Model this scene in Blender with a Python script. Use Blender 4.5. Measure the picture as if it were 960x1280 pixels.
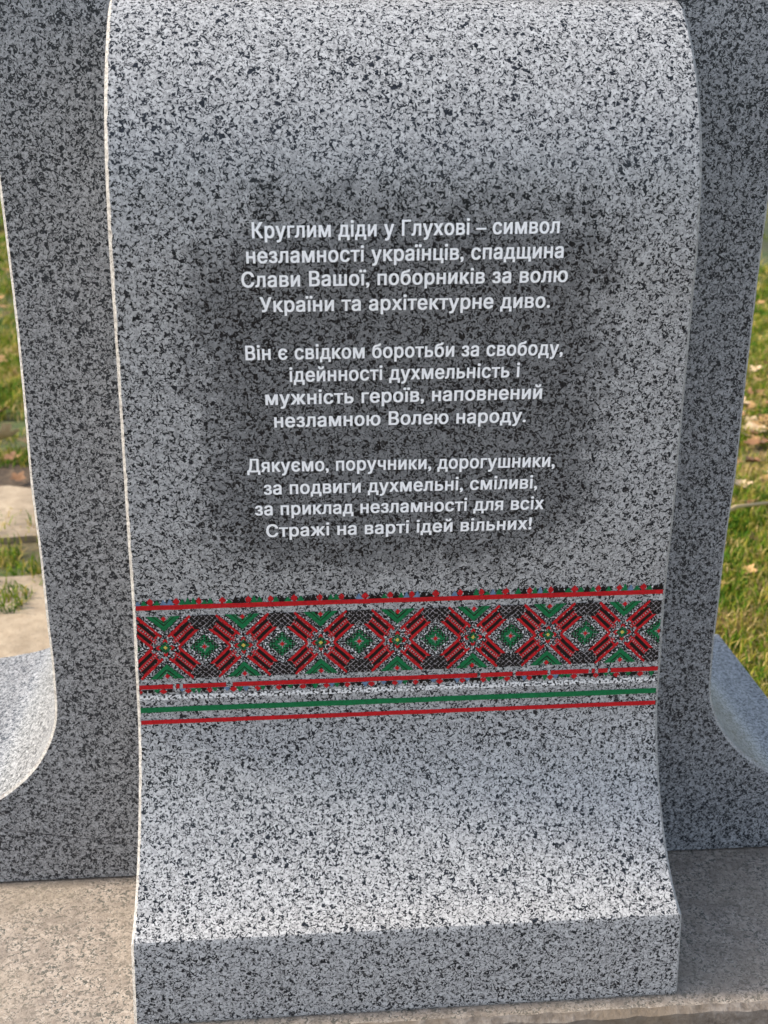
import bpy, bmesh, math, random
import numpy as np
from mathutils import Vector, Matrix, noise as mnoise
R = math.radians
random.seed(7); rng = np.random.default_rng(7)
S = bpy.context.scene
for o in list(bpy.data.objects): bpy.data.objects.remove(o)
COL = S.collection

# ------------------------------------------------------------------ camera
CAM = Vector((-0.15765, -2.15318, 1.37084)); YAW, PITCH, ROLL, FPX = 0.07861, 0.353358, 0.002825, 1486.8
cy, sy, cp, sp = math.cos(YAW), math.sin(YAW), math.cos(PITCH), math.sin(PITCH)
fwd = Vector((sy*cp, cy*cp, -sp)); r0 = Vector((cy, -sy, 0)); u0 = r0.cross(fwd)
rgt = r0*math.cos(ROLL) + u0*math.sin(ROLL); upv = u0*math.cos(ROLL) - r0*math.sin(ROLL)
cd = bpy.data.cameras.new('camera'); cam = bpy.data.objects.new('camera', cd); COL.objects.link(cam)
cam.matrix_world = Matrix(((rgt.x, upv.x, -fwd.x, CAM.x), (rgt.y, upv.y, -fwd.y, CAM.y), (rgt.z, upv.z, -fwd.z, CAM.z), (0, 0, 0, 1)))
cd.sensor_fit = 'VERTICAL'; cd.sensor_height = 36; cd.lens = FPX/1280*36
cd.clip_start = 0.05; cd.clip_end = 2000
cd.dof.use_dof = True; cd.dof.focus_distance = 1.72; cd.dof.aperture_fstop = 6.5
S.camera = cam
S.render.resolution_x, S.render.resolution_y = 768, 1024

# ------------------------------------------------------------------ light
SUN_EL, SUN_BACK = R(36), R(3)          # sun to the left, a little behind the stone
sdir = Vector((-math.cos(SUN_EL)*math.cos(SUN_BACK), math.cos(SUN_EL)*math.sin(SUN_BACK), math.sin(SUN_EL)))
W = bpy.data.worlds.new('World'); S.world = W; W.use_nodes = True
nt = W.node_tree; bg = nt.nodes['Background']
sky = nt.nodes.new('ShaderNodeTexSky'); sky.sky_type = 'NISHITA'; sky.sun_disc = False
sky.sun_elevation = SUN_EL; sky.sun_rotation = math.atan2(sdir.x, sdir.y)
sky.air_density = 1.0; sky.dust_density = 2.0; sky.ozone_density = 1.0
hs = nt.nodes.new('ShaderNodeHueSaturation'); hs.inputs['Saturation'].default_value = .72
nt.links.new(sky.outputs[0], hs.inputs['Color']); nt.links.new(hs.outputs[0], bg.inputs[0]); bg.inputs[1].default_value = 0.15
sl = bpy.data.lights.new('sun', 'SUN'); sl.energy = 2.7; sl.angle = R(7); sl.color = (1, .90, .76)
so = bpy.data.objects.new('sun', sl); COL.objects.link(so); so.rotation_euler = sdir.to_track_quat('Z', 'Y').to_euler()
S.view_settings.view_transform = 'Standard'; S.view_settings.look = 'None'
S.view_settings.exposure = 1.15; S.view_settings.gamma = 1; S.view_settings.use_curve_mapping = False

# ------------------------------------------------------------------ helpers
def tag(o, label=None, cat=None, group=None, kind=None):
    if label: o['label'] = label
    if cat: o['category'] = cat
    if group: o['group'] = group
    if kind: o['kind'] = kind
    return o
def mobj(name, verts, faces, mats, parent=None, fmat=None, smooth=False):
    me = bpy.data.meshes.new(name); me.from_pydata([tuple(v) for v in verts], [], faces)
    for m in (mats if isinstance(mats, (list, tuple)) else [mats]): me.materials.append(m)
    if fmat is not None: me.polygons.foreach_set('material_index', fmat)
    if smooth: me.polygons.foreach_set('use_smooth', [True]*len(me.polygons))
    me.update()
    o = bpy.data.objects.new(name, me); COL.objects.link(o)
    if parent: o.parent = parent
    return o
def empty(name, loc=(0, 0, 0)):
    o = bpy.data.objects.new(name, None); COL.objects.link(o); o.location = loc; o.empty_display_size = .1
    return o

class NT:
    def __init__(s, name):
        s.m = bpy.data.materials.new(name); s.m.use_nodes = True; s.t = s.m.node_tree; s.b = s.t.nodes['Principled BSDF']
    def n(s, typ, **kw):
        x = s.t.nodes.new(typ)
        for k, v in kw.items():
            if k in x.inputs.keys(): 
                if isinstance(v, bpy.types.NodeSocket): s.t.links.new(v, x.inputs[k])
                else: x.inputs[k].default_value = v
            else: setattr(x, k, v)
        return x
    def l(s, a, b): s.t.links.new(a, b)
    def co(s): return s.n('ShaderNodeTexCoord').outputs['Object']
    def noise(s, co, scale, detail=2, rough=.5, dist=0.):
        x = s.n('ShaderNodeTexNoise'); s.l(co, x.inputs['Vector'])
        x.inputs['Scale'].default_value = scale; x.inputs['Detail'].default_value = detail
        x.inputs['Roughness'].default_value = rough; x.inputs['Distortion'].default_value = dist
        return x.outputs['Fac']
    def ramp(s, fac, stops, interp='LINEAR'):
        x = s.n('ShaderNodeValToRGB'); x.color_ramp.interpolation = interp; e = x.color_ramp.elements
        while len(e) > 1: e.remove(e[-1])
        for i, (p, c) in enumerate(stops):
            k = e[0] if i == 0 else e.new(p)
            k.position = p; k.color = (c, c, c, 1) if isinstance(c, (int, float)) else (*c, 1)
        s.l(fac, x.inputs[0]); return x.outputs[0]
    def mix(s, fac, a, b, mode='MIX'):
        x = s.n('ShaderNodeMix'); x.data_type = 'RGBA'; x.blend_type = mode; x.clamp_factor = True
        for k, v in ((0, fac), (6, a), (7, b)):
            if isinstance(v, bpy.types.NodeSocket): s.l(v, x.inputs[k])
            elif k == 0: x.inputs[0].default_value = v
            else: x.inputs[k].default_value = (v, v, v, 1) if isinstance(v, (int, float)) else (*v, 1)
        return x.outputs[2]
    def math(s, op, a, b=0.):
        x = s.n('ShaderNodeMath'); x.operation = op
        for k, v in ((0, a), (1, b)):
            if isinstance(v, bpy.types.NodeSocket): s.l(v, x.inputs[k])
            else: x.inputs[k].default_value = v
        return x.outputs[0]
    def bump(s, h, strength, dist):
        x = s.n('ShaderNodeBump'); x.inputs['Strength'].default_value = strength; x.inputs['Distance'].default_value = dist
        s.l(h, x.inputs['Height']); s.l(x.outputs[0], s.b.inputs['Normal'])

def granite(name, light=(.415, .418, .422), dark=(.008, .009, .011), stain=False, rough=.34, amount=.455):
    t = NT(name); co = t.co()
    a = t.noise(co, 190, 2.2, .58, 1.1)
    b = t.noise(co, 340, 1.5, .5, .8)
    big = t.noise(co, 11, 2, .5)
    v = t.n('ShaderNodeTexVoronoi'); t.l(co, v.inputs['Vector']); v.inputs['Scale'].default_value = 310
    cell = t.n('ShaderNodeSeparateColor'); t.l(v.outputs['Color'], cell.inputs[0])
    lc = t.mix(cell.outputs[0], tuple(c*.66 for c in light), tuple(min(1, c*1.28) for c in light))
    lc = t.mix(t.math('MULTIPLY', cell.outputs[1], .25), lc, (light[0]*.62, light[1]*.6, light[2]*.58))
    f1 = t.math('ADD', a, t.math('MULTIPLY', t.math('SUBTRACT', big, .5), .045))
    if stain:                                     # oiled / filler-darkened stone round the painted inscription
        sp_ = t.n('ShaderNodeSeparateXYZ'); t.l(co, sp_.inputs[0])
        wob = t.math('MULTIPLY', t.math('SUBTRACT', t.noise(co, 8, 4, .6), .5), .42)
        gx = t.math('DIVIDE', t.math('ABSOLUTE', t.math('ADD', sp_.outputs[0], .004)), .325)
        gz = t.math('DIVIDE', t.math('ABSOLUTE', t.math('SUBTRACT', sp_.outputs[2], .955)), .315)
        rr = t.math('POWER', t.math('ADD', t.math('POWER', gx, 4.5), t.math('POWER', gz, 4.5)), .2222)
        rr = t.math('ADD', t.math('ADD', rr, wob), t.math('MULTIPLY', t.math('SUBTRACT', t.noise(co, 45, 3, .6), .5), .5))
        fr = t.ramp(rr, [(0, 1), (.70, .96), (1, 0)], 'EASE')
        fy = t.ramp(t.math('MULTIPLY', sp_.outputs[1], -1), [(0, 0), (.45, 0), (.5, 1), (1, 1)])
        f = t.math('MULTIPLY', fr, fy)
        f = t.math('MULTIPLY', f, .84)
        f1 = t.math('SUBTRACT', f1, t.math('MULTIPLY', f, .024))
    m1 = t.ramp(f1, [(0, 1), (amount-.035, 1), (amount+.025, 0), (1, 0)])
    m2 = t.ramp(b, [(0, .8), (.36, .8), (.42, 0), (1, 0)])
    m = t.math('MAXIMUM', m1, m2)
    dk = t.mix(cell.outputs[2], dark, tuple(c*3. for c in dark))
    c = t.mix(m, lc, dk)
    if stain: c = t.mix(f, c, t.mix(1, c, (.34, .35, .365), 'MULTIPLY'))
    t.l(c, t.b.inputs['Base Color'])
    t.b.inputs['Roughness'].default_value = rough
    t.l(t.ramp(m, [(0, rough), (1, rough*.75)]), t.b.inputs['Roughness'])
    t.b.inputs['Specular IOR Level'].default_value = .27
    t.bump(a, .05, .002)
    return t.m
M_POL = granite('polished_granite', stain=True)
M_SIDE = granite('side_granite', light=(.315, .318, .324), amount=.475, rough=.38)
M_ARR = granite('sawn_granite_edge', light=(.36, .35, .33), dark=(.10, .09, .085), amount=.38, rough=.8)

def plinth_mat():
    t = NT('tan_granite'); co = t.co()
    a = t.noise(co, 150, 3, .6, 1.2); big = t.noise(co, 5, 4, .6); mid = t.noise(co, 26, 4, .65)
    v = t.n('ShaderNodeTexVoronoi'); t.l(co, v.inputs['Vector']); v.inputs['Scale'].default_value = 170
    cell = t.n('ShaderNodeSeparateColor'); t.l(v.outputs['Color'], cell.inputs[0])
    c = t.mix(cell.outputs[0], (.245, .200, .160), (.375, .318, .262))
    c = t.mix(t.ramp(a, [(0, 1), (.43, 1), (.49, 0), (1, 0)]), c, (.07, .068, .055))
    c = t.mix(t.math('MULTIPLY', t.ramp(b_ := t.noise(co, 260, 2, .5, .5), [(0, 0), (.6, 0), (.66, 1), (1, 1)]), .6), c, (.52, .47, .42))
    c = t.mix(t.ramp(mid, [(0, .8), (.38, .6), (.56, 0), (1, 0)]), c, (.16, .13, .105))
    c = t.mix(t.ramp(big, [(0, .55), (.4, .35), (.6, 0), (1, 0)]), c, (.30, .245, .18))
    sp_ = t.n('ShaderNodeSeparateXYZ'); t.l(co, sp_.inputs[0])
    mud = t.ramp(t.math('ADD', sp_.outputs[2], t.math('MULTIPLY', t.noise(co, 30, 3), .03)), [(0, 0), (1, 0)])
    t.l(c, t.b.inputs['Base Color']); t.b.inputs['Roughness'].default_value = .8
    t.bump(a, .35, .003)
    return t.m
M_PL = plinth_mat()
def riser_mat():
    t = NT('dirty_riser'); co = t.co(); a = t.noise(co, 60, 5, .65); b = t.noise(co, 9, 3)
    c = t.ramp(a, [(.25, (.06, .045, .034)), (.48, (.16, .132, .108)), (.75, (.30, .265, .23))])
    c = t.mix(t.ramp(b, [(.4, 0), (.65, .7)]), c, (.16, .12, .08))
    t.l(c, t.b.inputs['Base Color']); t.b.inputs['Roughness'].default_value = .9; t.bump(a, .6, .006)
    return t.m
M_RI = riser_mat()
def paint(name, col, rough=.45, var=.25):
    t = NT(name); co = t.co(); a = t.noise(co, 240, 3, .6)
    c = t.mix(t.ramp(a, [(.3, 0), (.7, 1)]), tuple(x*(1-var) for x in col), tuple(min(1, x*(1+var)) for x in col))
    t.l(c, t.b.inputs['Base Color']); t.b.inputs['Roughness'].default_value = rough; t.b.inputs['Specular IOR Level'].default_value = .2
    return t.m
M_WHITE = paint('white_letter_paint', (.90, .90, .91), .5, .04)
M_RED = paint('red_paint', (.43, .008, .013)); M_GREEN = paint('green_paint', (.004, .135, .045)); M_BLACK = paint('black_paint', (.006, .005, .005))
M_PALE = paint('pale_paint', (.75, .75, .75), .5, .2); M_YEL = paint('yellow_paint', (.55, .42, .08)); M_BLUE = paint('blue_grey_paint', (.12, .19, .30))
M_GREY = paint('grey_paint', (.27, .25, .26), .5, .4)

# ------------------------------------------------------------------ stone profiles (offset from the axis, height)
K = [[.6909, .1544], [.6406, .1783], [.5879, .2329], [.545, .3163], [.522, .411], [.5271, .513], [.5322, .6275], [.5522, .7561], [.5668, .8984], [.5825, 1.0417], [.5966, 1.1726], [.5898, 1.2853], [.5517, 1.3794], [.4795, 1.4571], [.40, 1.4605], [.32, 1.4615]]
KS = [[.824, .143], [.775, .150], [.7016, .1700], [.6242, .2329], [.58, .3163], [.5716, .411], [.572, .513], [.5723, .6275], [.5758, .7561], [.5745, .8984], [.5748, 1.0417], [.5770, 1.1726], [.580, 1.32], [.582, 1.45], [.58, 1.60], [.52, 1.70], [.42, 1.77], [.30, 1.80]]
def spline(k, n=26):
    k = np.array(k); kk = np.vstack([2*k[0]-k[1], k, 2*k[-1]-k[-2]]); out = []
    for i in range(len(k)-1):
        p0, p1, p2, p3 = kk[i:i+4]
        for j in range(n):
            u = j/n
            out.append(.5*(2*p1+(p2-p0)*u+(2*p0-5*p1+4*p2-p3)*u*u+(3*p1-p0-3*p2+p3)*u**3))
    out.append(k[-1]); return np.array(out)
PF, PS = spline(K), spline(KS)
PSI = math.tan(.0053)
def XL(z): u = z-.7; return -.4+.03089*u-.00567*u*u
def XR(z): u = z-.7; return .4-.03942*u-.00024*u*u
def front_d(z): return np.interp(z, PF[:, 1], PF[:, 0])
def fmap(a, d, z): return (a, -d+PSI*a, z)

def fin(name, prof, aL, aR, mp, back, mats, parent, c=.0046, z0=0.0):
    toe = prof[0]; r = .004
    pts = [(toe[0]-.003, z0, 0), (toe[0]-.0004, z0+.005, 1), (toe[0], z0+.02, 1), (toe[0], toe[1]-r*1.6, 1), (toe[0]-.0009, toe[1]-r*.6, 1)]
    pts += [(toe[0]-r*.8, toe[1]+.0002, 1)] if False else []
    pts += [(p[0], p[1], 1) for p in prof[1:]]
    pts += [(back, prof[-1][1]+.001, 0), (back, z0, 0)]
    P = np.array([(p[0], p[1]) for p in pts]); n = len(P)
    T = np.roll(P, -1, 0)-np.roll(P, 1, 0); N = np.stack([T[:, 1], -T[:, 0]], -1); N /= np.linalg.norm(N, axis=1)[:, None]+1e-9
    # outward = +d side
    verts = []; 
    for i in range(n):
        d, z = P[i]; q = P[i]-N[i]*c*pts[i][2]
        if i in (0,): q = np.array([d-c, z])
        l, r_ = aL(z), aR(z)
        w = [0, 0]
        # slightly uneven sawn arris
        jl = c*(1+.16*mnoise.noise((z*38, d*31, 1.7+l))+.30*mnoise.noise((z*150, d*140, 4.7+l))-.55*max(0, mnoise.noise((z*60, d*60, 14.+l))-.45))*1.0; jr = c*(1+.16*mnoise.noise((z*38, d*31, 9.2+l))+.30*mnoise.noise((z*150, d*140, 2.2+l)))
        verts += [mp(l, *q), mp(l+jl, d, z), mp(r_-jr, d, z), mp(r_, *q)]
    faces, fm = [], []
    for i in range(n):
        j = (i+1) % n
        for k in range(3):
            faces.append((4*i+k, 4*i+k+1, 4*j+k+1, 4*j+k)); fm.append(1 if k != 1 and pts[i][2]+pts[j][2] > 0 else 0)
    faces.append(tuple(4*i for i in range(n))[::-1]); fm.append(0)
    faces.append(tuple(4*i+3 for i in range(n))); fm.append(0)
    o = mobj(name, verts, faces, mats, parent, fm, True)
    bm = bmesh.new(); bm.from_mesh(o.data); bmesh.ops.recalc_face_normals(bm, faces=bm.faces); bm.to_mesh(o.data); bm.free()
    o.data.set_sharp_from_angle(angle=R(24))
    return o
SF, SB = -.328, .29
mon = empty('granite_monument', (0, 0, 0))
tag(mon, 'grey speckled granite monument pedestal with flared foot, white verses and an embroidery band', 'monument')
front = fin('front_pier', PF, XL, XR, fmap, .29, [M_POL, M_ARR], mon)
tag(front, 'curved front pier carrying the white inscription and the red and green ornament')
for sgn in (-1, 1):
    sp_o = fin('side_pier', PS, lambda z: SF, lambda z: SB, (lambda a, d, z: (-d-.003*np.clip((1.0-z)/.4, 0, 1), a, z)) if sgn < 0 else (lambda a, d, z: (d-.003*np.clip((1.0-z)/.4, 0, 1), a, z)), .10, [M_SIDE, M_ARR], mon, z0=.0045)
def box(x0, x1, y0, y1, z0, z1):
    v = [(x, y, z) for z in (z0, z1) for y in (y0, y1) for x in (x0, x1)]
    return v, [(0, 2, 3, 1), (4, 5, 7, 6), (0, 1, 5, 4), (2, 6, 7, 3), (0, 4, 6, 2), (1, 3, 7, 5)]
mobj('core_column', *box(-.14, .14, -.318, .28, .003, 1.84), M_SIDE, mon)

# ------------------------------------------------------------------ inscription
def surf(a, z, off=.0007): return fmap(a, float(front_d(z))+off, z)
T = [("Круглим діди у Глухові – символ", -.2053, 1.1729, .193, 1.1764), ("незламності українців, спадщина", -.2137, 1.1408, .2005, 1.1442),
 ("Слави Вашої, поборників за волю", -.2211, 1.1095, .2085, 1.1121), ("України та архітектурне диво.", -.1985, 1.0761, .1875, 1.0775),
 ("Він є свідком боротьби за свободу,", -.2201, 1.0105, .2103, 1.0112), ("ідейнності духмельність і", -.1621, .9789, .1525, .9801),
 ("мужність героїв, наповнений", -.1956, .9462, .186, .9479), ("незламною Волею народу.", -.1846, .9132, .1657, .9139),
 ("Дякуємо, поручники, дорогушники,", -.2245, .8471, .2118, .8446), ("за подвиги духмельні, сміливі,", -.2023, .8121, .1886, .8115),
 ("за приклад незламності для всіх", -.2158, .7799, .2003, .778), ("Стражі на варті ідей вільних!", -.2011, .7447, .1849, .7458)]
def outlines(body):
    """closed outlines of a line of lettering (built-in font), as point lists in em units"""
    cu = bpy.data.curves.new('t', 'FONT'); cu.body = body; cu.size = 1; cu.space_character = 1.07; cu.space_word = 1.05
    ob = bpy.data.objects.new('t', cu); COL.objects.link(ob)
    bpy.context.view_layer.update(); bpy.context.view_layer.objects.active = ob; ob.select_set(True)
    bpy.ops.object.convert(target='CURVE'); ob = bpy.context.view_layer.objects.active
    polys = []
    for spl in ob.data.splines:
        pts = []
        if spl.type == 'BEZIER':
            bp = spl.bezier_points; n = len(bp)
            for i in range(n):
                a, b = bp[i], bp[(i+1) % n]; p = [np.array(q[:2]) for q in (a.co, a.handle_right, b.handle_left, b.co)]
                for k in range(6):
                    u = k/6; pts.append((1-u)**3*p[0]+3*u*(1-u)**2*p[1]+3*u*u*(1-u)*p[2]+u**3*p[3])
        else: pts = [np.array(q.co[:2]) for q in spl.points]
        polys.append(np.array(pts))
    bpy.data.objects.remove(ob)
    return polys
def union(iv):
    iv = sorted(iv); out = []
    for a, b in iv:
        if out and a <= out[-1][1]: out[-1][1] = max(out[-1][1], b)
        else: out.append([a, b])
    return out
def scan(body, step=.0125, bold=.026, vb=1):
    """the painted rows of a line of lettering: nonzero fill, emboldened"""
    E = []
    for p in outlines(body):
        q = np.roll(p, -1, 0); E.append(np.concatenate([p, q], 1))
    E = np.concatenate(E); x0, x1 = E[:, 0].min()-bold, E[:, 0].max()+bold
    rows = {}
    lo, hi = int(E[:, 1].min()/step)-2, int(E[:, 1].max()/step)+3
    for r in range(lo, hi):
        y = (r+.5)*step; m = (E[:, 1] <= y) != (E[:, 3] <= y); e = E[m]
        xs = e[:, 0]+(y-e[:, 1])/(e[:, 3]-e[:, 1])*(e[:, 2]-e[:, 0]); w = np.where(e[:, 3] > e[:, 1], 1, -1); o = np.argsort(xs); wn = 0; iv = []
        for k in o:
            if wn == 0: st = xs[k]
            wn += w[k]
            if wn == 0: iv.append((st-bold, xs[k]+bold))
        rows[r] = iv
    return {r: union(sum((rows.get(r+d, []) for d in range(-vb, vb+1)), [])) for r in rows}, x0, x1, step
for para in range(3):
    V, Fc = [], []
    for body, a0, z0, a1, z1 in T[para*4:para*4+4]:
        rows, x0, x1, st = scan(body); s = .0203/.745
        for r, iv in rows.items():
            for xa, xb in iv:
                o = len(V)
                for x, y in ((xa, r*st), (xb, r*st), (xb, (r+1)*st), (xa, (r+1)*st)):
                    u = (x-x0)/(x1-x0); V.append(surf(a0+(a1-a0)*u, z0+(z1-z0)*u+y*s, .0009))
                Fc.append((o, o+1, o+2, o+3))
    mobj('inscription_verse', V, Fc, M_WHITE, front)

# ------------------------------------------------------------------ embroidery ornament (rows of painted stitches)
PER, U0, ZC, HH = .1163, -.3577, .5622, .0535
def aL_(z): return XL(z)+.0056
def aR_(z): return XR(z)-.0056
CODE = {'r': 0, 'g': 1, 'k': 2, 'w': 3, 'y': 4, 'b': 5, 'e': 6}
OM = [M_RED, M_GREEN, M_BLACK, M_PALE, M_YEL, M_BLUE, M_GREY]
def h(i, j=0, k=0):
    x = math.sin(i*127.1+j*311.7+k*74.7)*43758.5453; return x-math.floor(x)
def orn(a, z):
    """paint at (a, z) on the stone, '' where bare"""
    px = ((a-U0+PER/2) % PER-PER/2)/PER*95.; ip = math.floor((a-U0+PER/2)/PER)
    py = (z-ZC)/HH*39.
    ax, ay = abs(px), abs(py)
    n = mnoise.noise((a*420, z*420, 3.1)); n2 = mnoise.noise((a*160, z*160, 8.3))
    if ay > 39.5: return ''
    px_ = ax
    # hub
    dm = ax+ay*1.05
    if dm < 2.6: return 'y'
    if dm < 8.0: return 'g' if n > -.05 else ('e' if n < -.45 else 'k')
    if abs(dm-10) < 1.7 and (ax < 2.6 or ay < 2.6): return 'r'
    # side lozenge
    qx, qy = 47.5-ax, ay
    l = qx/18.5+qy/16.
    if qx < 0: qx = 0
    if qx+qy*1.05 < 3.0: return 'r'
    if qx+qy < 6. and (qx < .7 or qy < .7 or abs(qx-qy) < .55): return 'e'
    if l < .62: return 'g' if n > -.3 else 'k'
    if l < 1.0:
        return 'k' if ((int((qx+qy*1.15)/3.4)+int((qx-qy*1.15+60)/3.4)) % 2 == 0) else ('g' if n > -.1 else '')
    if l < 1.2: return 'w' if (n > .3) else ('k' if n < .0 else 'e')
    # black lattice
    ly = abs(ay-30)
    if qx < 17.5 and 21.5 < ay < 38.5 and (qx < 17.5-abs(ay-33)*.55) and l > 1.5:
        g1 = ((qx+ay*1.1) % 7.0); g2 = ((qx-ay*1.1) % 7.0)
        return ('e' if n > -.1 else 'k') if (g1 < 1.15 or g2 < 1.15) else 'k'
    # chevron
    if ay > 20 and ax < (ay-18.5)*1.12 and ay < 38.5:
        if ax+abs(ay-35.5) < 3.2: return 'r'
        if ay > 33 and ax+abs(ay-37) < 6 and n2 > -.1: return 'e'
        v = ax-(ay-18.5)*1.12
        if v > -1.6: return 'e' if n > .1 else 'k'
        if abs(v+9.5) < .8: return 'k'
        if v < -13: return 'e' if n > .2 else ('k' if n < -.05 else 'g')
        return 'g' if n > -.5 else 'k'
    # arms
    s_ = ax*.742+ay*.67; p_ = ax*.67-ay*.742
    if 12 < s_ < 50:
        if -8.6 < p_ < -5.6 and s_ < 49.5: return 'r'
        if -5.0 < p_ < -.2 and 18 < s_ < 43: return 'k' if abs(p_+2.6) < 2.1 else 'r'
        if -.4 < p_ < .5 and s_ < 46: return 'r' if n > -.35 else 'k'
        if .5 < p_ < 2.9: return ('e' if (s_ % 3.2) < 1.2 else ('r' if n > -.1 else 'k')) if s_ < 46 else ''
        if 2.9 < p_ < 4.2: return 'r' if n > -.45 else ''
        if 4.2 < p_ < 9.2 and 17 < s_ < 41: return 'k' if 4.8 < p_ < 8.9 else 'r'
        if 9.2 < p_ < 12.2 and s_ < 47: return 'r'
        if (16 < s_ < 19 or 40 < s_ < 43) and -8 < p_ < 12: return 'r'
    if ax < 60 and ay < 38:
        if n > .42: return 'w'
        if n < -.10: return 'k'
    return ''
def beads(a, z, zb, hgt, up):
    t = (z-zb)/hgt if up else (zb-z)/hgt
    if t < 0 or t > 1.15: return ''
    w = .0088; i = math.floor(a/w+.2*math.sin(a*61)); f = abs((a/w+.2*math.sin(a*61)) % 1-.5)*2
    n = mnoise.noise((a*420, z*420, 5.)); k = h(i, 1 if up else 2); ht = .6+.55*h(i, 3)
    if i % 4 == (1 if up else 2):
        d = f*.55+abs(t-.5)*1.15
        return 'r' if d < .72 and n > -.5 else ''
    if f < 1.15-t/ht and t < ht: return 'g' if k < .42 else ('k' if k < .78 else ('b' if k < .9 else ''))
    if t < .8: return 'k' if n < -.05 else ('w' if n > .45 else '')
    return ''
def rect_rows(fn, zlo, zhi, dz=.00085, da=.00085):
    V, Fc, fm = [], [], []
    nr = int((zhi-zlo)/dz)
    for r in range(nr):
        z = zlo+(r+.5)*dz; A_L, A_R = aL_(z), aR_(z); nc = int((A_R-A_L)/da); z_a, z_b = z-dz/2, z+dz/2; run = None
        row = [fn(A_L+(c+.5)*da, z) for c in range(nc)]+['#']
        st, cur = 0, row[0]
        for c in range(1, nc+1):
            if row[c] != cur:
                if cur:
                    a_, b_ = A_L+st*da, A_L+c*da; o = len(V)
                    V += [surf(a_, z_a), surf(b_, z_a), surf(b_, z_b), surf(a_, z_b)]
                    Fc.append((o, o+1, o+2, o+3)); fm.append(CODE[cur])
                st, cur = c, row[c]
    return V, Fc, fm
def stripe(name, zlo, zhi, m, gaps=False, off=.001, wob=.0005):
    V, Fc = [], []; N = 160
    for i in range(N+1):
        a = aL_(zlo)+(aR_(zlo)-aL_(zlo))*i/N
        w1 = mnoise.noise((a*40, zlo*90, 0))*wob; w2 = mnoise.noise((a*40, zhi*90, 7))*wob
        for q in range(3): V.append(surf(a, zlo+w1+(zhi+w2-zlo-w1)*q/2, off))
    for i in range(N):
        if gaps and h(i, 9) < .05: continue
        for q in range(2):
            b = i*3+q; Fc.append((b, b+3, b+4, b+1))
    return mobj(name, V, Fc, m, front, smooth=True)
V, Fc, fm = rect_rows(orn, ZC-HH*1.01, ZC+HH*1.01)
tag(mobj('ornament_panel', V, Fc, OM, front, fm), 'red, black and green embroidery pattern of crosses and lozenges')
V, Fc, fm = rect_rows(lambda a, z: beads(a, z, .6342, .0105, True), .6342, .647)
V2, Fc2, fm2 = rect_rows(lambda a, z: beads(a, z, .4912, .0085, False), .4805, .4912)
mobj('bead_border', V, Fc, OM, front, fm); mobj('bead_border', V2, Fc2, OM, front, fm2)
def whites(a, z):
    n = mnoise.noise((a*300, z*300, 1.)); n2 = mnoise.noise((a*60, z*200, 4.))
    return 'w' if n+n2*.3 > (-.02 if abs(z-.4758) < .0036 else .16) else ('k' if n < -.4 else '')
V, Fc, fm = rect_rows(whites, .4712, .4806)
mobj('white_stitch_row', V, Fc, OM, front, fm)
stripe('red_stripe', .6265, .6342, M_RED); stripe('red_stripe', .4916, .4993, M_RED, True)
stripe('green_stripe', .4496, .4588, M_GREEN); stripe('red_stripe', .4286, .4358, M_RED)

# ------------------------------------------------------------------ plinth
def slab(name, x0, x1, y0, y1, z0, z1, bev, mats, parent=None, seg=90):
    """stone slab with a slightly chipped front-top edge"""
    bm = bmesh.new(); nx, ny = seg, seg//2
    top = [[None]*(ny+1) for _ in range(nx+1)]
    ring = []
    for i in range(nx+1):
        for j in range(ny+1):
            x = x0+bev+(x1-x0-2*bev)*i/nx; y = y0+bev+(y1-y0-2*bev)*j/ny
            e = 1 if i in (0, nx) or j in (0, ny) else 0
            zz = z1+e*-.0015*(1+mnoise.noise((x*20, y*20, 0)))
            jx = e*.004*mnoise.noise((x*35, y*35, 2)); jy = e*.004*mnoise.noise((x*35, y*35, 6))
            top[i][j] = bm.verts.new((x+jx, y+jy, zz))
    fs = []
    for i in range(nx):
        for j in range(ny): bm.faces.new((top[i][j], top[i+1][j], top[i+1][j+1], top[i][j+1]))
    loop = [top[i][0] for i in range(nx+1)]+[top[nx][j] for j in range(1, ny+1)]+[top[i][ny] for i in range(nx-1, -1, -1)]+[top[0][j] for j in range(ny-1, 0, -1)]
    def drop(v, z, o):
        x, y = v.co.x, v.co.y
        k = .004*mnoise.noise((x*28, y*28, z*40))
        nx_ = -1 if abs(x-x0) < bev*1.6 else (1 if abs(x-x1) < bev*1.6 else 0); ny_ = -1 if abs(y-y0) < bev*1.6 else (1 if abs(y-y1) < bev*1.6 else 0)
        return bm.verts.new((x+nx_*(o+k), y+ny_*(o+k), z+.003*mnoise.noise((x*25, y*25, 9))))
    prev = loop; 
    for z, o in ((z1-bev*.8, bev*.8), (z1-.03, bev), (z0+.04, bev), (z0, bev)):
        cur = [drop(v, z, o) for v in loop]; n = len(loop)
        for i in range(n):
            f = bm.faces.new((prev[i], cur[i], cur[(i+1) % n], prev[(i+1) % n])); f.material_index = 1
        prev = cur
    me = bpy.data.meshes.new(name); bmesh.ops.recalc_face_normals(bm, faces=bm.faces); bm.to_mesh(me); bm.free()
    for m in mats: me.materials.append(m)
    me.polygons.foreach_set('use_smooth', [True]*len(me.polygons)); me.set_sharp_from_angle(angle=R(35))
    o = bpy.data.objects.new(name, me); COL.objects.link(o)
    return o
pl = slab('plinth', -.90, .90, -.722, .40, -.205, 0, .012, [M_PL, M_RI])
tag(pl, 'tan rough granite plinth slab with chipped front edge under the monument', 'plinth')

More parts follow.
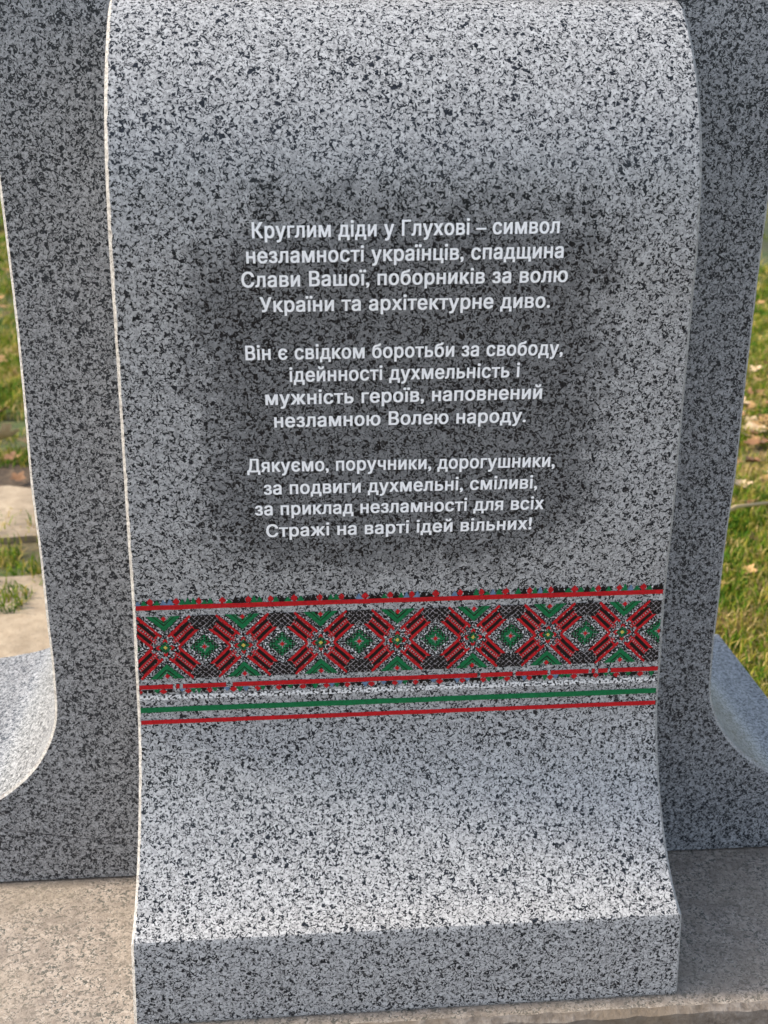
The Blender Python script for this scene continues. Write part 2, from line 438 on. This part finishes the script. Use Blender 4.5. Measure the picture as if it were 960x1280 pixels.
# ------------------------------------------------------------------ ground
GZ = -.2
def ground_mat():
    t = NT('lawn_soil'); co = t.co(); a = t.noise(co, 14, 6, .65); b = t.noise(co, 1.6, 4, .6); c2 = t.noise(co, 90, 3, .6)
    c = t.ramp(a, [(.3, (.022, .034, .007)), (.5, (.06, .088, .016)), (.68, (.13, .125, .032))])
    c = t.mix(t.ramp(b, [(.42, 0), (.62, .8)]), c, (.13, .095, .05))
    c = t.mix(t.ramp(c2, [(.35, .6), (.5, 0)]), c, (.03, .03, .012))
    t.l(c, t.b.inputs['Base Color']); t.b.inputs['Roughness'].default_value = .95; t.bump(a, .6, .03)
    return t.m
N = 500.
tag(mobj('ground', [(-N, -N, GZ), (N, -N, GZ), (N, N, GZ), (-N, N, GZ)], [(0, 1, 2, 3)], ground_mat()), kind='structure')
def concrete(name, c0, c1, sc=30):
    t = NT(name); co = t.co(); a = t.noise(co, sc, 6, .65); b = t.noise(co, 5, 4, .6); d = t.noise(co, 160, 3, .6)
    c = t.mix(t.ramp(a, [(.3, 0), (.7, 1)]), c0, c1)
    c = t.mix(t.ramp(b, [(.35, .7), (.6, 0)]), c, tuple(x*.6 for x in c0)); c = t.mix(t.ramp(d, [(.3, .8), (.42, 0)]), c, tuple(x*.4 for x in c0))
    t.l(c, t.b.inputs['Base Color']); t.b.inputs['Roughness'].default_value = .9; t.bump(a, .4, .006)
    return t.m
M_CON = concrete('weathered_concrete', (.30, .225, .145), (.45, .36, .25))
def sheet(name, x0, x1, y0, y1, z, m, jag=.05, n=60):
    """flat sheet with ragged outline and a real edge"""
    P = []
    for i in range(n): P.append((x0+(x1-x0)*i/n, y0))
    for i in range(n): P.append((x1, y0+(y1-y0)*i/n))
    for i in range(n): P.append((x1-(x1-x0)*i/n, y1))
    for i in range(n): P.append((x0, y1-(y1-y0)*i/n))
    P = [(x+jag*mnoise.noise((x*6, y*6, 1)), y+jag*mnoise.noise((x*6, y*6, 5))) for x, y in P]; k = len(P)
    V = [(x, y, z) for x, y in P]+[(x, y, GZ-.03) for x, y in P]
    return mobj(name, V, [tuple(range(k))]+[(i, i+k, (i+1) % k+k, (i+1) % k) for i in range(k)], m)
tag(sheet('path', -6, -.25, .43, 1.50, GZ+.03, M_CON, .06), kind='structure')
tag(sheet('path', -6, -.35, 1.86, 2.42, GZ+.025, M_CON, .05), kind='structure')
tag(sheet('bounce_pavement', -9, 9, -9, -.76, GZ+.01, concrete('bounce_pavement_concrete', (.20, .165, .125), (.30, .25, .195), 18), .0), kind='structure')  # unseen paving added in front, toned to bounce sunlight onto the stone faces
def soil_mat():
    t = NT('bare_soil'); co = t.co(); a = t.noise(co, 40, 6, .7)
    t.l(t.ramp(a, [(.3, (.03, .018, .010)), (.55, (.085, .055, .03)), (.75, (.19, .13, .075))]), t.b.inputs['Base Color']); t.b.inputs['Roughness'].default_value = .95; t.bump(a, .8, .02)
    return t.m
tag(sheet('soil', -6, -.4, 2.46, 2.78, GZ+.006, soil_mat(), .07), kind='structure')

# ------------------------------------------------------------------ grass: one object of many blades
def blades(P, H, Wd, lean, flat):
    """P (n,3) roots -> two-quad bent blades"""
    n = len(P); az = rng.uniform(0, 2*np.pi, n); fa = az+rng.normal(0, .5, n)+np.pi/2
    ld = np.stack([np.cos(az), np.sin(az), np.zeros(n)], -1); wd = np.stack([np.cos(fa), np.sin(fa), np.zeros(n)], -1)*Wd[:, None]/2
    zv = np.array([0, 0, 1.])
    mid = P+zv*(H*.6)[:, None]*(1-flat)[:, None]+ld*(H*lean*.35)[:, None]
    tip = P+zv*(H*(1-.35*lean))[:, None]*(1-flat)[:, None]+zv*.006+ld*(H*(lean*1.0+flat*.5))[:, None]
    V = np.stack([P-wd, P+wd, mid+wd*.8, mid-wd*.8, tip], 1).reshape(-1, 3)
    b = np.arange(n)[:, None]*5
    return V, (b+np.array([[0, 1, 2, 3]])), (b+np.array([[3, 2, 4]]))
def scatter(n, x0, x1, y0, y1): return np.stack([rng.uniform(x0, x1, n), rng.uniform(y0, y1, n), np.full(n, GZ)], -1)
def wedge(n, y0, y1, k0, k1):
    y = rng.uniform(y0, y1, n); return np.stack([-.158+(y+2.15)*rng.uniform(k0, k1, n), y, np.full(n, GZ)], -1)
roots = [wedge(42000, .4, 3.2, .37, .50), wedge(26000, 3.2, 7, .37, .46), wedge(9000, 2.75, 5, -.27, -.2), scatter(46000, .75, 3.2, .3, 3.4), scatter(26000, 1.4, 5.0, 3.4, 8.0), scatter(15000, -2.2, -1.0, 2.7, 5.5), scatter(16000, -4.4, -1.6, 5.5, 11.5),
         scatter(22000, -9, 9, 8, 20), scatter(30000, -6, 6, 2.7, 8), scatter(9000, -4, -.95, -.7, .4), scatter(6000, .95, 3, -.7, .4), wedge(26000, 3.0, 14, -.30, -.18), scatter(7000, -1.0, 1.6, .3, 8)]
P = np.concatenate(roots)
den = np.array([mnoise.noise((x*1.7, y*1.7, 0))+.6*mnoise.noise((x*5.5, y*5.5, 4)) for x, y, _ in P])
keep = (den+rng.uniform(-.45, .45, len(P)) > -.22)
onpath = (P[:, 0] < -.25) & (P[:, 1] < 2.72) & (P[:, 1] > .40) | (np.abs(P[:, 0]) < .93) & (P[:, 1] < .43)
P = P[keep & ~onpath]; den = den[keep & ~onpath]
# tufts in the joint between the two strips of path and along its edges
t1 = np.stack([rng.uniform(-1.9, -.55, 3800), rng.normal(1.67, .075, 3800), np.full(3800, GZ)], -1)
t2 = np.stack([rng.uniform(-1.9, -.55, 700), rng.normal(1.93, .16, 700), np.full(700, GZ+.025)], -1)
t3 = np.stack([rng.normal(-1.03, .06, 500), rng.uniform(1.2, 1.6, 500), np.full(500, GZ+.03)], -1)
tuft = np.concatenate([t1, t2, t3])
cl = np.array([mnoise.noise((x*9, y*9, 3)) for x, y, _ in tuft]); tuft = tuft[cl > -.12]
A = np.concatenate([P, tuft]); n = len(A)
far = np.clip((A[:, 1]-2)/6, 0, 1.6)
H = rng.uniform(.02, .065, n)*(1+.4*np.concatenate([np.clip(den, 0, 1), np.full(len(tuft), .3)])); Wd = rng.uniform(.003, .0065, n)*(1+1.1*far)
H[len(P):] *= .75; lean = rng.uniform(.25, 1.0, n); flat = np.where(rng.uniform(0, 1, n) < .42, rng.uniform(.5, .93, n), 0.)
V, q, t_ = blades(A, H, Wd, lean, flat)
gm = NT('grass_blade')
rnd = gm.n('ShaderNodeNewGeometry').outputs['Random Per Island']
gco = gm.co(); patch = gm.noise(gco, 3.6, 4, .65)
fac = gm.math('ADD', gm.math('MULTIPLY', rnd, .75), gm.math('MULTIPLY', gm.math('SUBTRACT', patch, .44), 1.9))
gc = gm.ramp(fac, [(0, (.022, .075, .005)), (.3, (.075, .17, .008)), (.5, (.19, .235, .014)), (.68, (.38, .29, .055)), (.85, (.55, .42, .19)), (1, (.25, .16, .07))])
gm.l(gc, gm.b.inputs['Base Color']); gm.b.inputs['Roughness'].default_value = .6; gm.b.inputs['Specular IOR Level'].default_value = .12
tr = gm.n('ShaderNodeBsdfTranslucent'); gm.l(gc, tr.inputs[0]); ms = gm.n('ShaderNodeMixShader'); ms.inputs[0].default_value = .3
out = gm.t.nodes['Material Output']; gm.l(gm.b.outputs[0], ms.inputs[1]); gm.l(tr.outputs[0], ms.inputs[2]); gm.l(ms.outputs[0], out.inputs[0])
me = bpy.data.meshes.new('grass'); me.from_pydata(V.tolist(), [], [tuple(x) for x in q.tolist()]+[tuple(x) for x in t_.tolist()]); me.materials.append(gm.m)
go = bpy.data.objects.new('grass', me); COL.objects.link(go)
tag(go, 'short yellowing green lawn grass behind the monument', 'grass', kind='stuff')

# ------------------------------------------------------------------ fallen leaves
def leaf_mat(name, c0, c1):
    t = NT(name); co = t.co(); a = t.noise(co, 70, 4, .6); t.l(t.mix(a, c0, c1), t.b.inputs['Base Color']); t.b.inputs['Roughness'].default_value = .65
    return t.m
LM = [leaf_mat('pale_leaf', (.50, .34, .19), (.66, .50, .32)), leaf_mat('ochre_leaf', (.34, .18, .06), (.48, .30, .13)), leaf_mat('brown_leaf', (.15, .065, .025), (.27, .14, .06))]
def leaf_mesh(seed, m):
    rs = random.Random(seed); bm = bmesh.new(); nlob = 5; K_ = 40; ring = []
    curl = rs.uniform(.25, .7); tw = rs.uniform(-.5, .5)
    for i in range(K_):
        th = 2*math.pi*i/K_
        r = .30+.24*abs(math.cos(th*2.5))**1.3*(1 if math.cos(th) > -.6 else .55)+.04*math.sin(th*11+seed)
        ring.append((r*math.cos(th), r*math.sin(th)*.92))
    def zz(x, y): return curl*(y*y*1.2+.35*x*x)+tw*x*y*.8+.06*mnoise.noise((x*6, y*6, seed))
    c = bm.verts.new((0, 0, 0)); mids = [bm.verts.new((x*.55, y*.55, zz(x*.55, y*.55)+(.02 if i % 2 else -.01))) for i, (x, y) in enumerate(ring)]
    outs = [bm.verts.new((x, y, zz(x, y))) for x, y in ring]
    for i in range(K_):
        j = (i+1) % K_; bm.faces.new((c, mids[i], mids[j])); bm.faces.new((mids[i], outs[i], outs[j], mids[j]))
    st = [bm.verts.new(p) for p in ((-.2, -.012, .01), (-.2, .012, .01), (-.75, .05, .06), (-.75, .032, .06))]; bm.faces.new(st)
    me = bpy.data.meshes.new('fallen_leaf'); bm.to_mesh(me); bm.free(); me.materials.append(m)
    me.polygons.foreach_set('use_smooth', [True]*len(me.polygons)); return me
LEAF = [[leaf_mesh(k*7+s, LM[k]) for s in range(3)] for k in range(3)]
def leaf(x, y, size, k, label, group=None, tilt=.3, z=None, rz=None):
    o = bpy.data.objects.new('fallen_leaf', LEAF[k][random.randrange(3)]); COL.objects.link(o)
    o.location = (x, y, GZ+.035 if z is None else z); o.rotation_euler = (random.uniform(-tilt, tilt), random.uniform(-tilt, tilt), random.uniform(0, 6.28) if rz is None else rz); o.scale = (size,)*3
    return tag(o, label, 'leaf', group)
leaf(1.955, 2.98, .125, 0, 'largest pale tan leaf on the grass at the right edge behind the monument', tilt=.12)
leaf(2.05, 3.45, .11, 0, 'second pale leaf farther back on the grass right of the monument', tilt=.12)
leaf(-1.43, 2.98, .14, 0, 'pale curled leaf standing at the lawn edge left of the monument', z=GZ+.07, tilt=.9)
leaf(-1.30, 2.92, .12, 1, 'orange brown leaf at the lawn edge touching the left pier in view', z=GZ+.05, tilt=.5)
for i in range(110):
    y = random.uniform(1.2, 6.5) if i > 85 else random.gauss(3.1, .7)
    x = -.158+(.655 + random.uniform(-.03, .055)-.0)*1.0*(y+2.15)*.62+ (0 if y < 3 else .02)
    leaf(x, y, random.uniform(.035, .085), random.choice((0, 1, 1, 2, 2)), 'dry fallen leaf lying in the grass right of the monument', 'fallen leaves right of the monument')
for i in range(8):
    y = random.uniform(3.0, 8.0); x = -.158-(y+2.15)*random.uniform(.23, .27)
    leaf(x, y, random.uniform(.06, .11), random.choice((1, 2)), 'small dry leaf lying in the lawn left of the monument', 'fallen leaves left of the monument')
for i in range(6):
    leaf(random.uniform(-1.5, -1.05), random.uniform(2.45, 2.8), random.uniform(.06, .10), 2, 'brown leaf on the bare soil strip beside the path', 'leaves on the soil strip')

# pale twig in the grass on the right
def tube(pts, r0, r1, k=6):
    V, Fc = [], []; n = len(pts)
    for i, p in enumerate(pts):
        p = Vector(p); d = (Vector(pts[min(i+1, n-1)])-Vector(pts[max(i-1, 0)])).normalized()
        s_ = d.orthogonal().normalized(); t = d.cross(s_); r = r0+(r1-r0)*i/(n-1)
        for j in range(k):
            a = 2*math.pi*j/k; V.append(p+s_*math.cos(a)*r+t*math.sin(a)*r)
    for i in range(n-1):
        for j in range(k): Fc.append((i*k+j, i*k+(j+1) % k, (i+1)*k+(j+1) % k, (i+1)*k+j))
    Fc.append(tuple(range(k))[::-1]); Fc.append(tuple(range((n-1)*k, n*k))); return V, Fc
M_TW = leaf_mat('dry_twig', (.36, .25, .11), (.5, .38, .2))
tag(mobj('twig', *tube([(1.27, 1.72, GZ+.05), (1.36, 1.77, GZ+.075), (1.45, 1.83, GZ+.085), (1.62, 1.93, GZ+.06)], .011, .006), M_TW, smooth=True), 'pale dry twig lying across the grass right of the monument', 'twig')

# ------------------------------------------------------------------ tree behind on the left
tree = empty('tree', (-3.55, 10.9, GZ)); tag(tree, 'leafy tree with dark brown trunk on the lawn far behind the left pier', 'tree')
bk = NT('tree_bark'); a_ = bk.noise(bk.co(), 14, 6, .7, 1.); bk.l(bk.ramp(a_, [(.3, (.02, .014, .01)), (.7, (.10, .07, .05))]), bk.b.inputs['Base Color']); bk.b.inputs['Roughness'].default_value = .95; bk.bump(a_, .8, .03)
V, Fc = tube([(0, 0, -.05), (.0, 0, .25), (.03, 0, 1.2), (.0, .05, 2.4), (.1, .1, 3.6), (.05, .0, 5.2)], .36, .08, 14)
cl_pts = []
for i in range(11):
    a = i*2.4; z = 2.0+i*.28; L = random.uniform(1.3, 2.2)
    e = (math.cos(a)*L, math.sin(a)*L, z+random.uniform(.7, 1.5)); m_ = (math.cos(a)*L*.5, math.sin(a)*L*.5, z+.3)
    v2, f2 = tube([(0.03, .03, z), m_, e], .09, .02, 7); o = len(V); V += v2; Fc += [tuple(x+o for x in f) for f in f2]; cl_pts += [Vector(m_), Vector(e), (Vector(e)+Vector(m_))/2+Vector((0, 0, .4))]
mobj('trunk', V, Fc, bk.m, tree, smooth=True)
LV, LF = [], []
for c in cl_pts:
    for _ in range(260):
        p = c+Vector((random.gauss(0, .42), random.gauss(0, .42), random.gauss(0, .33))); s_ = random.uniform(.04, .085)
        u = Vector((random.gauss(0, 1), random.gauss(0, 1), random.gauss(0, 1))).normalized(); w = u.orthogonal().normalized()
        o = len(LV); LV += [p-u*s_, p+w*s_*.5, p+u*s_, p-w*s_*.5]; LF.append((o, o+1, o+2, o+3))
lm = NT('tree_leaf'); lr = lm.n('ShaderNodeNewGeometry').outputs['Random Per Island']; lm.l(lm.ramp(lr, [(0, (.03, .06, .012)), (.6, (.08, .11, .02)), (1, (.2, .15, .03))]), lm.b.inputs['Base Color'])
mobj('crown', LV, LF, lm.m, tree)
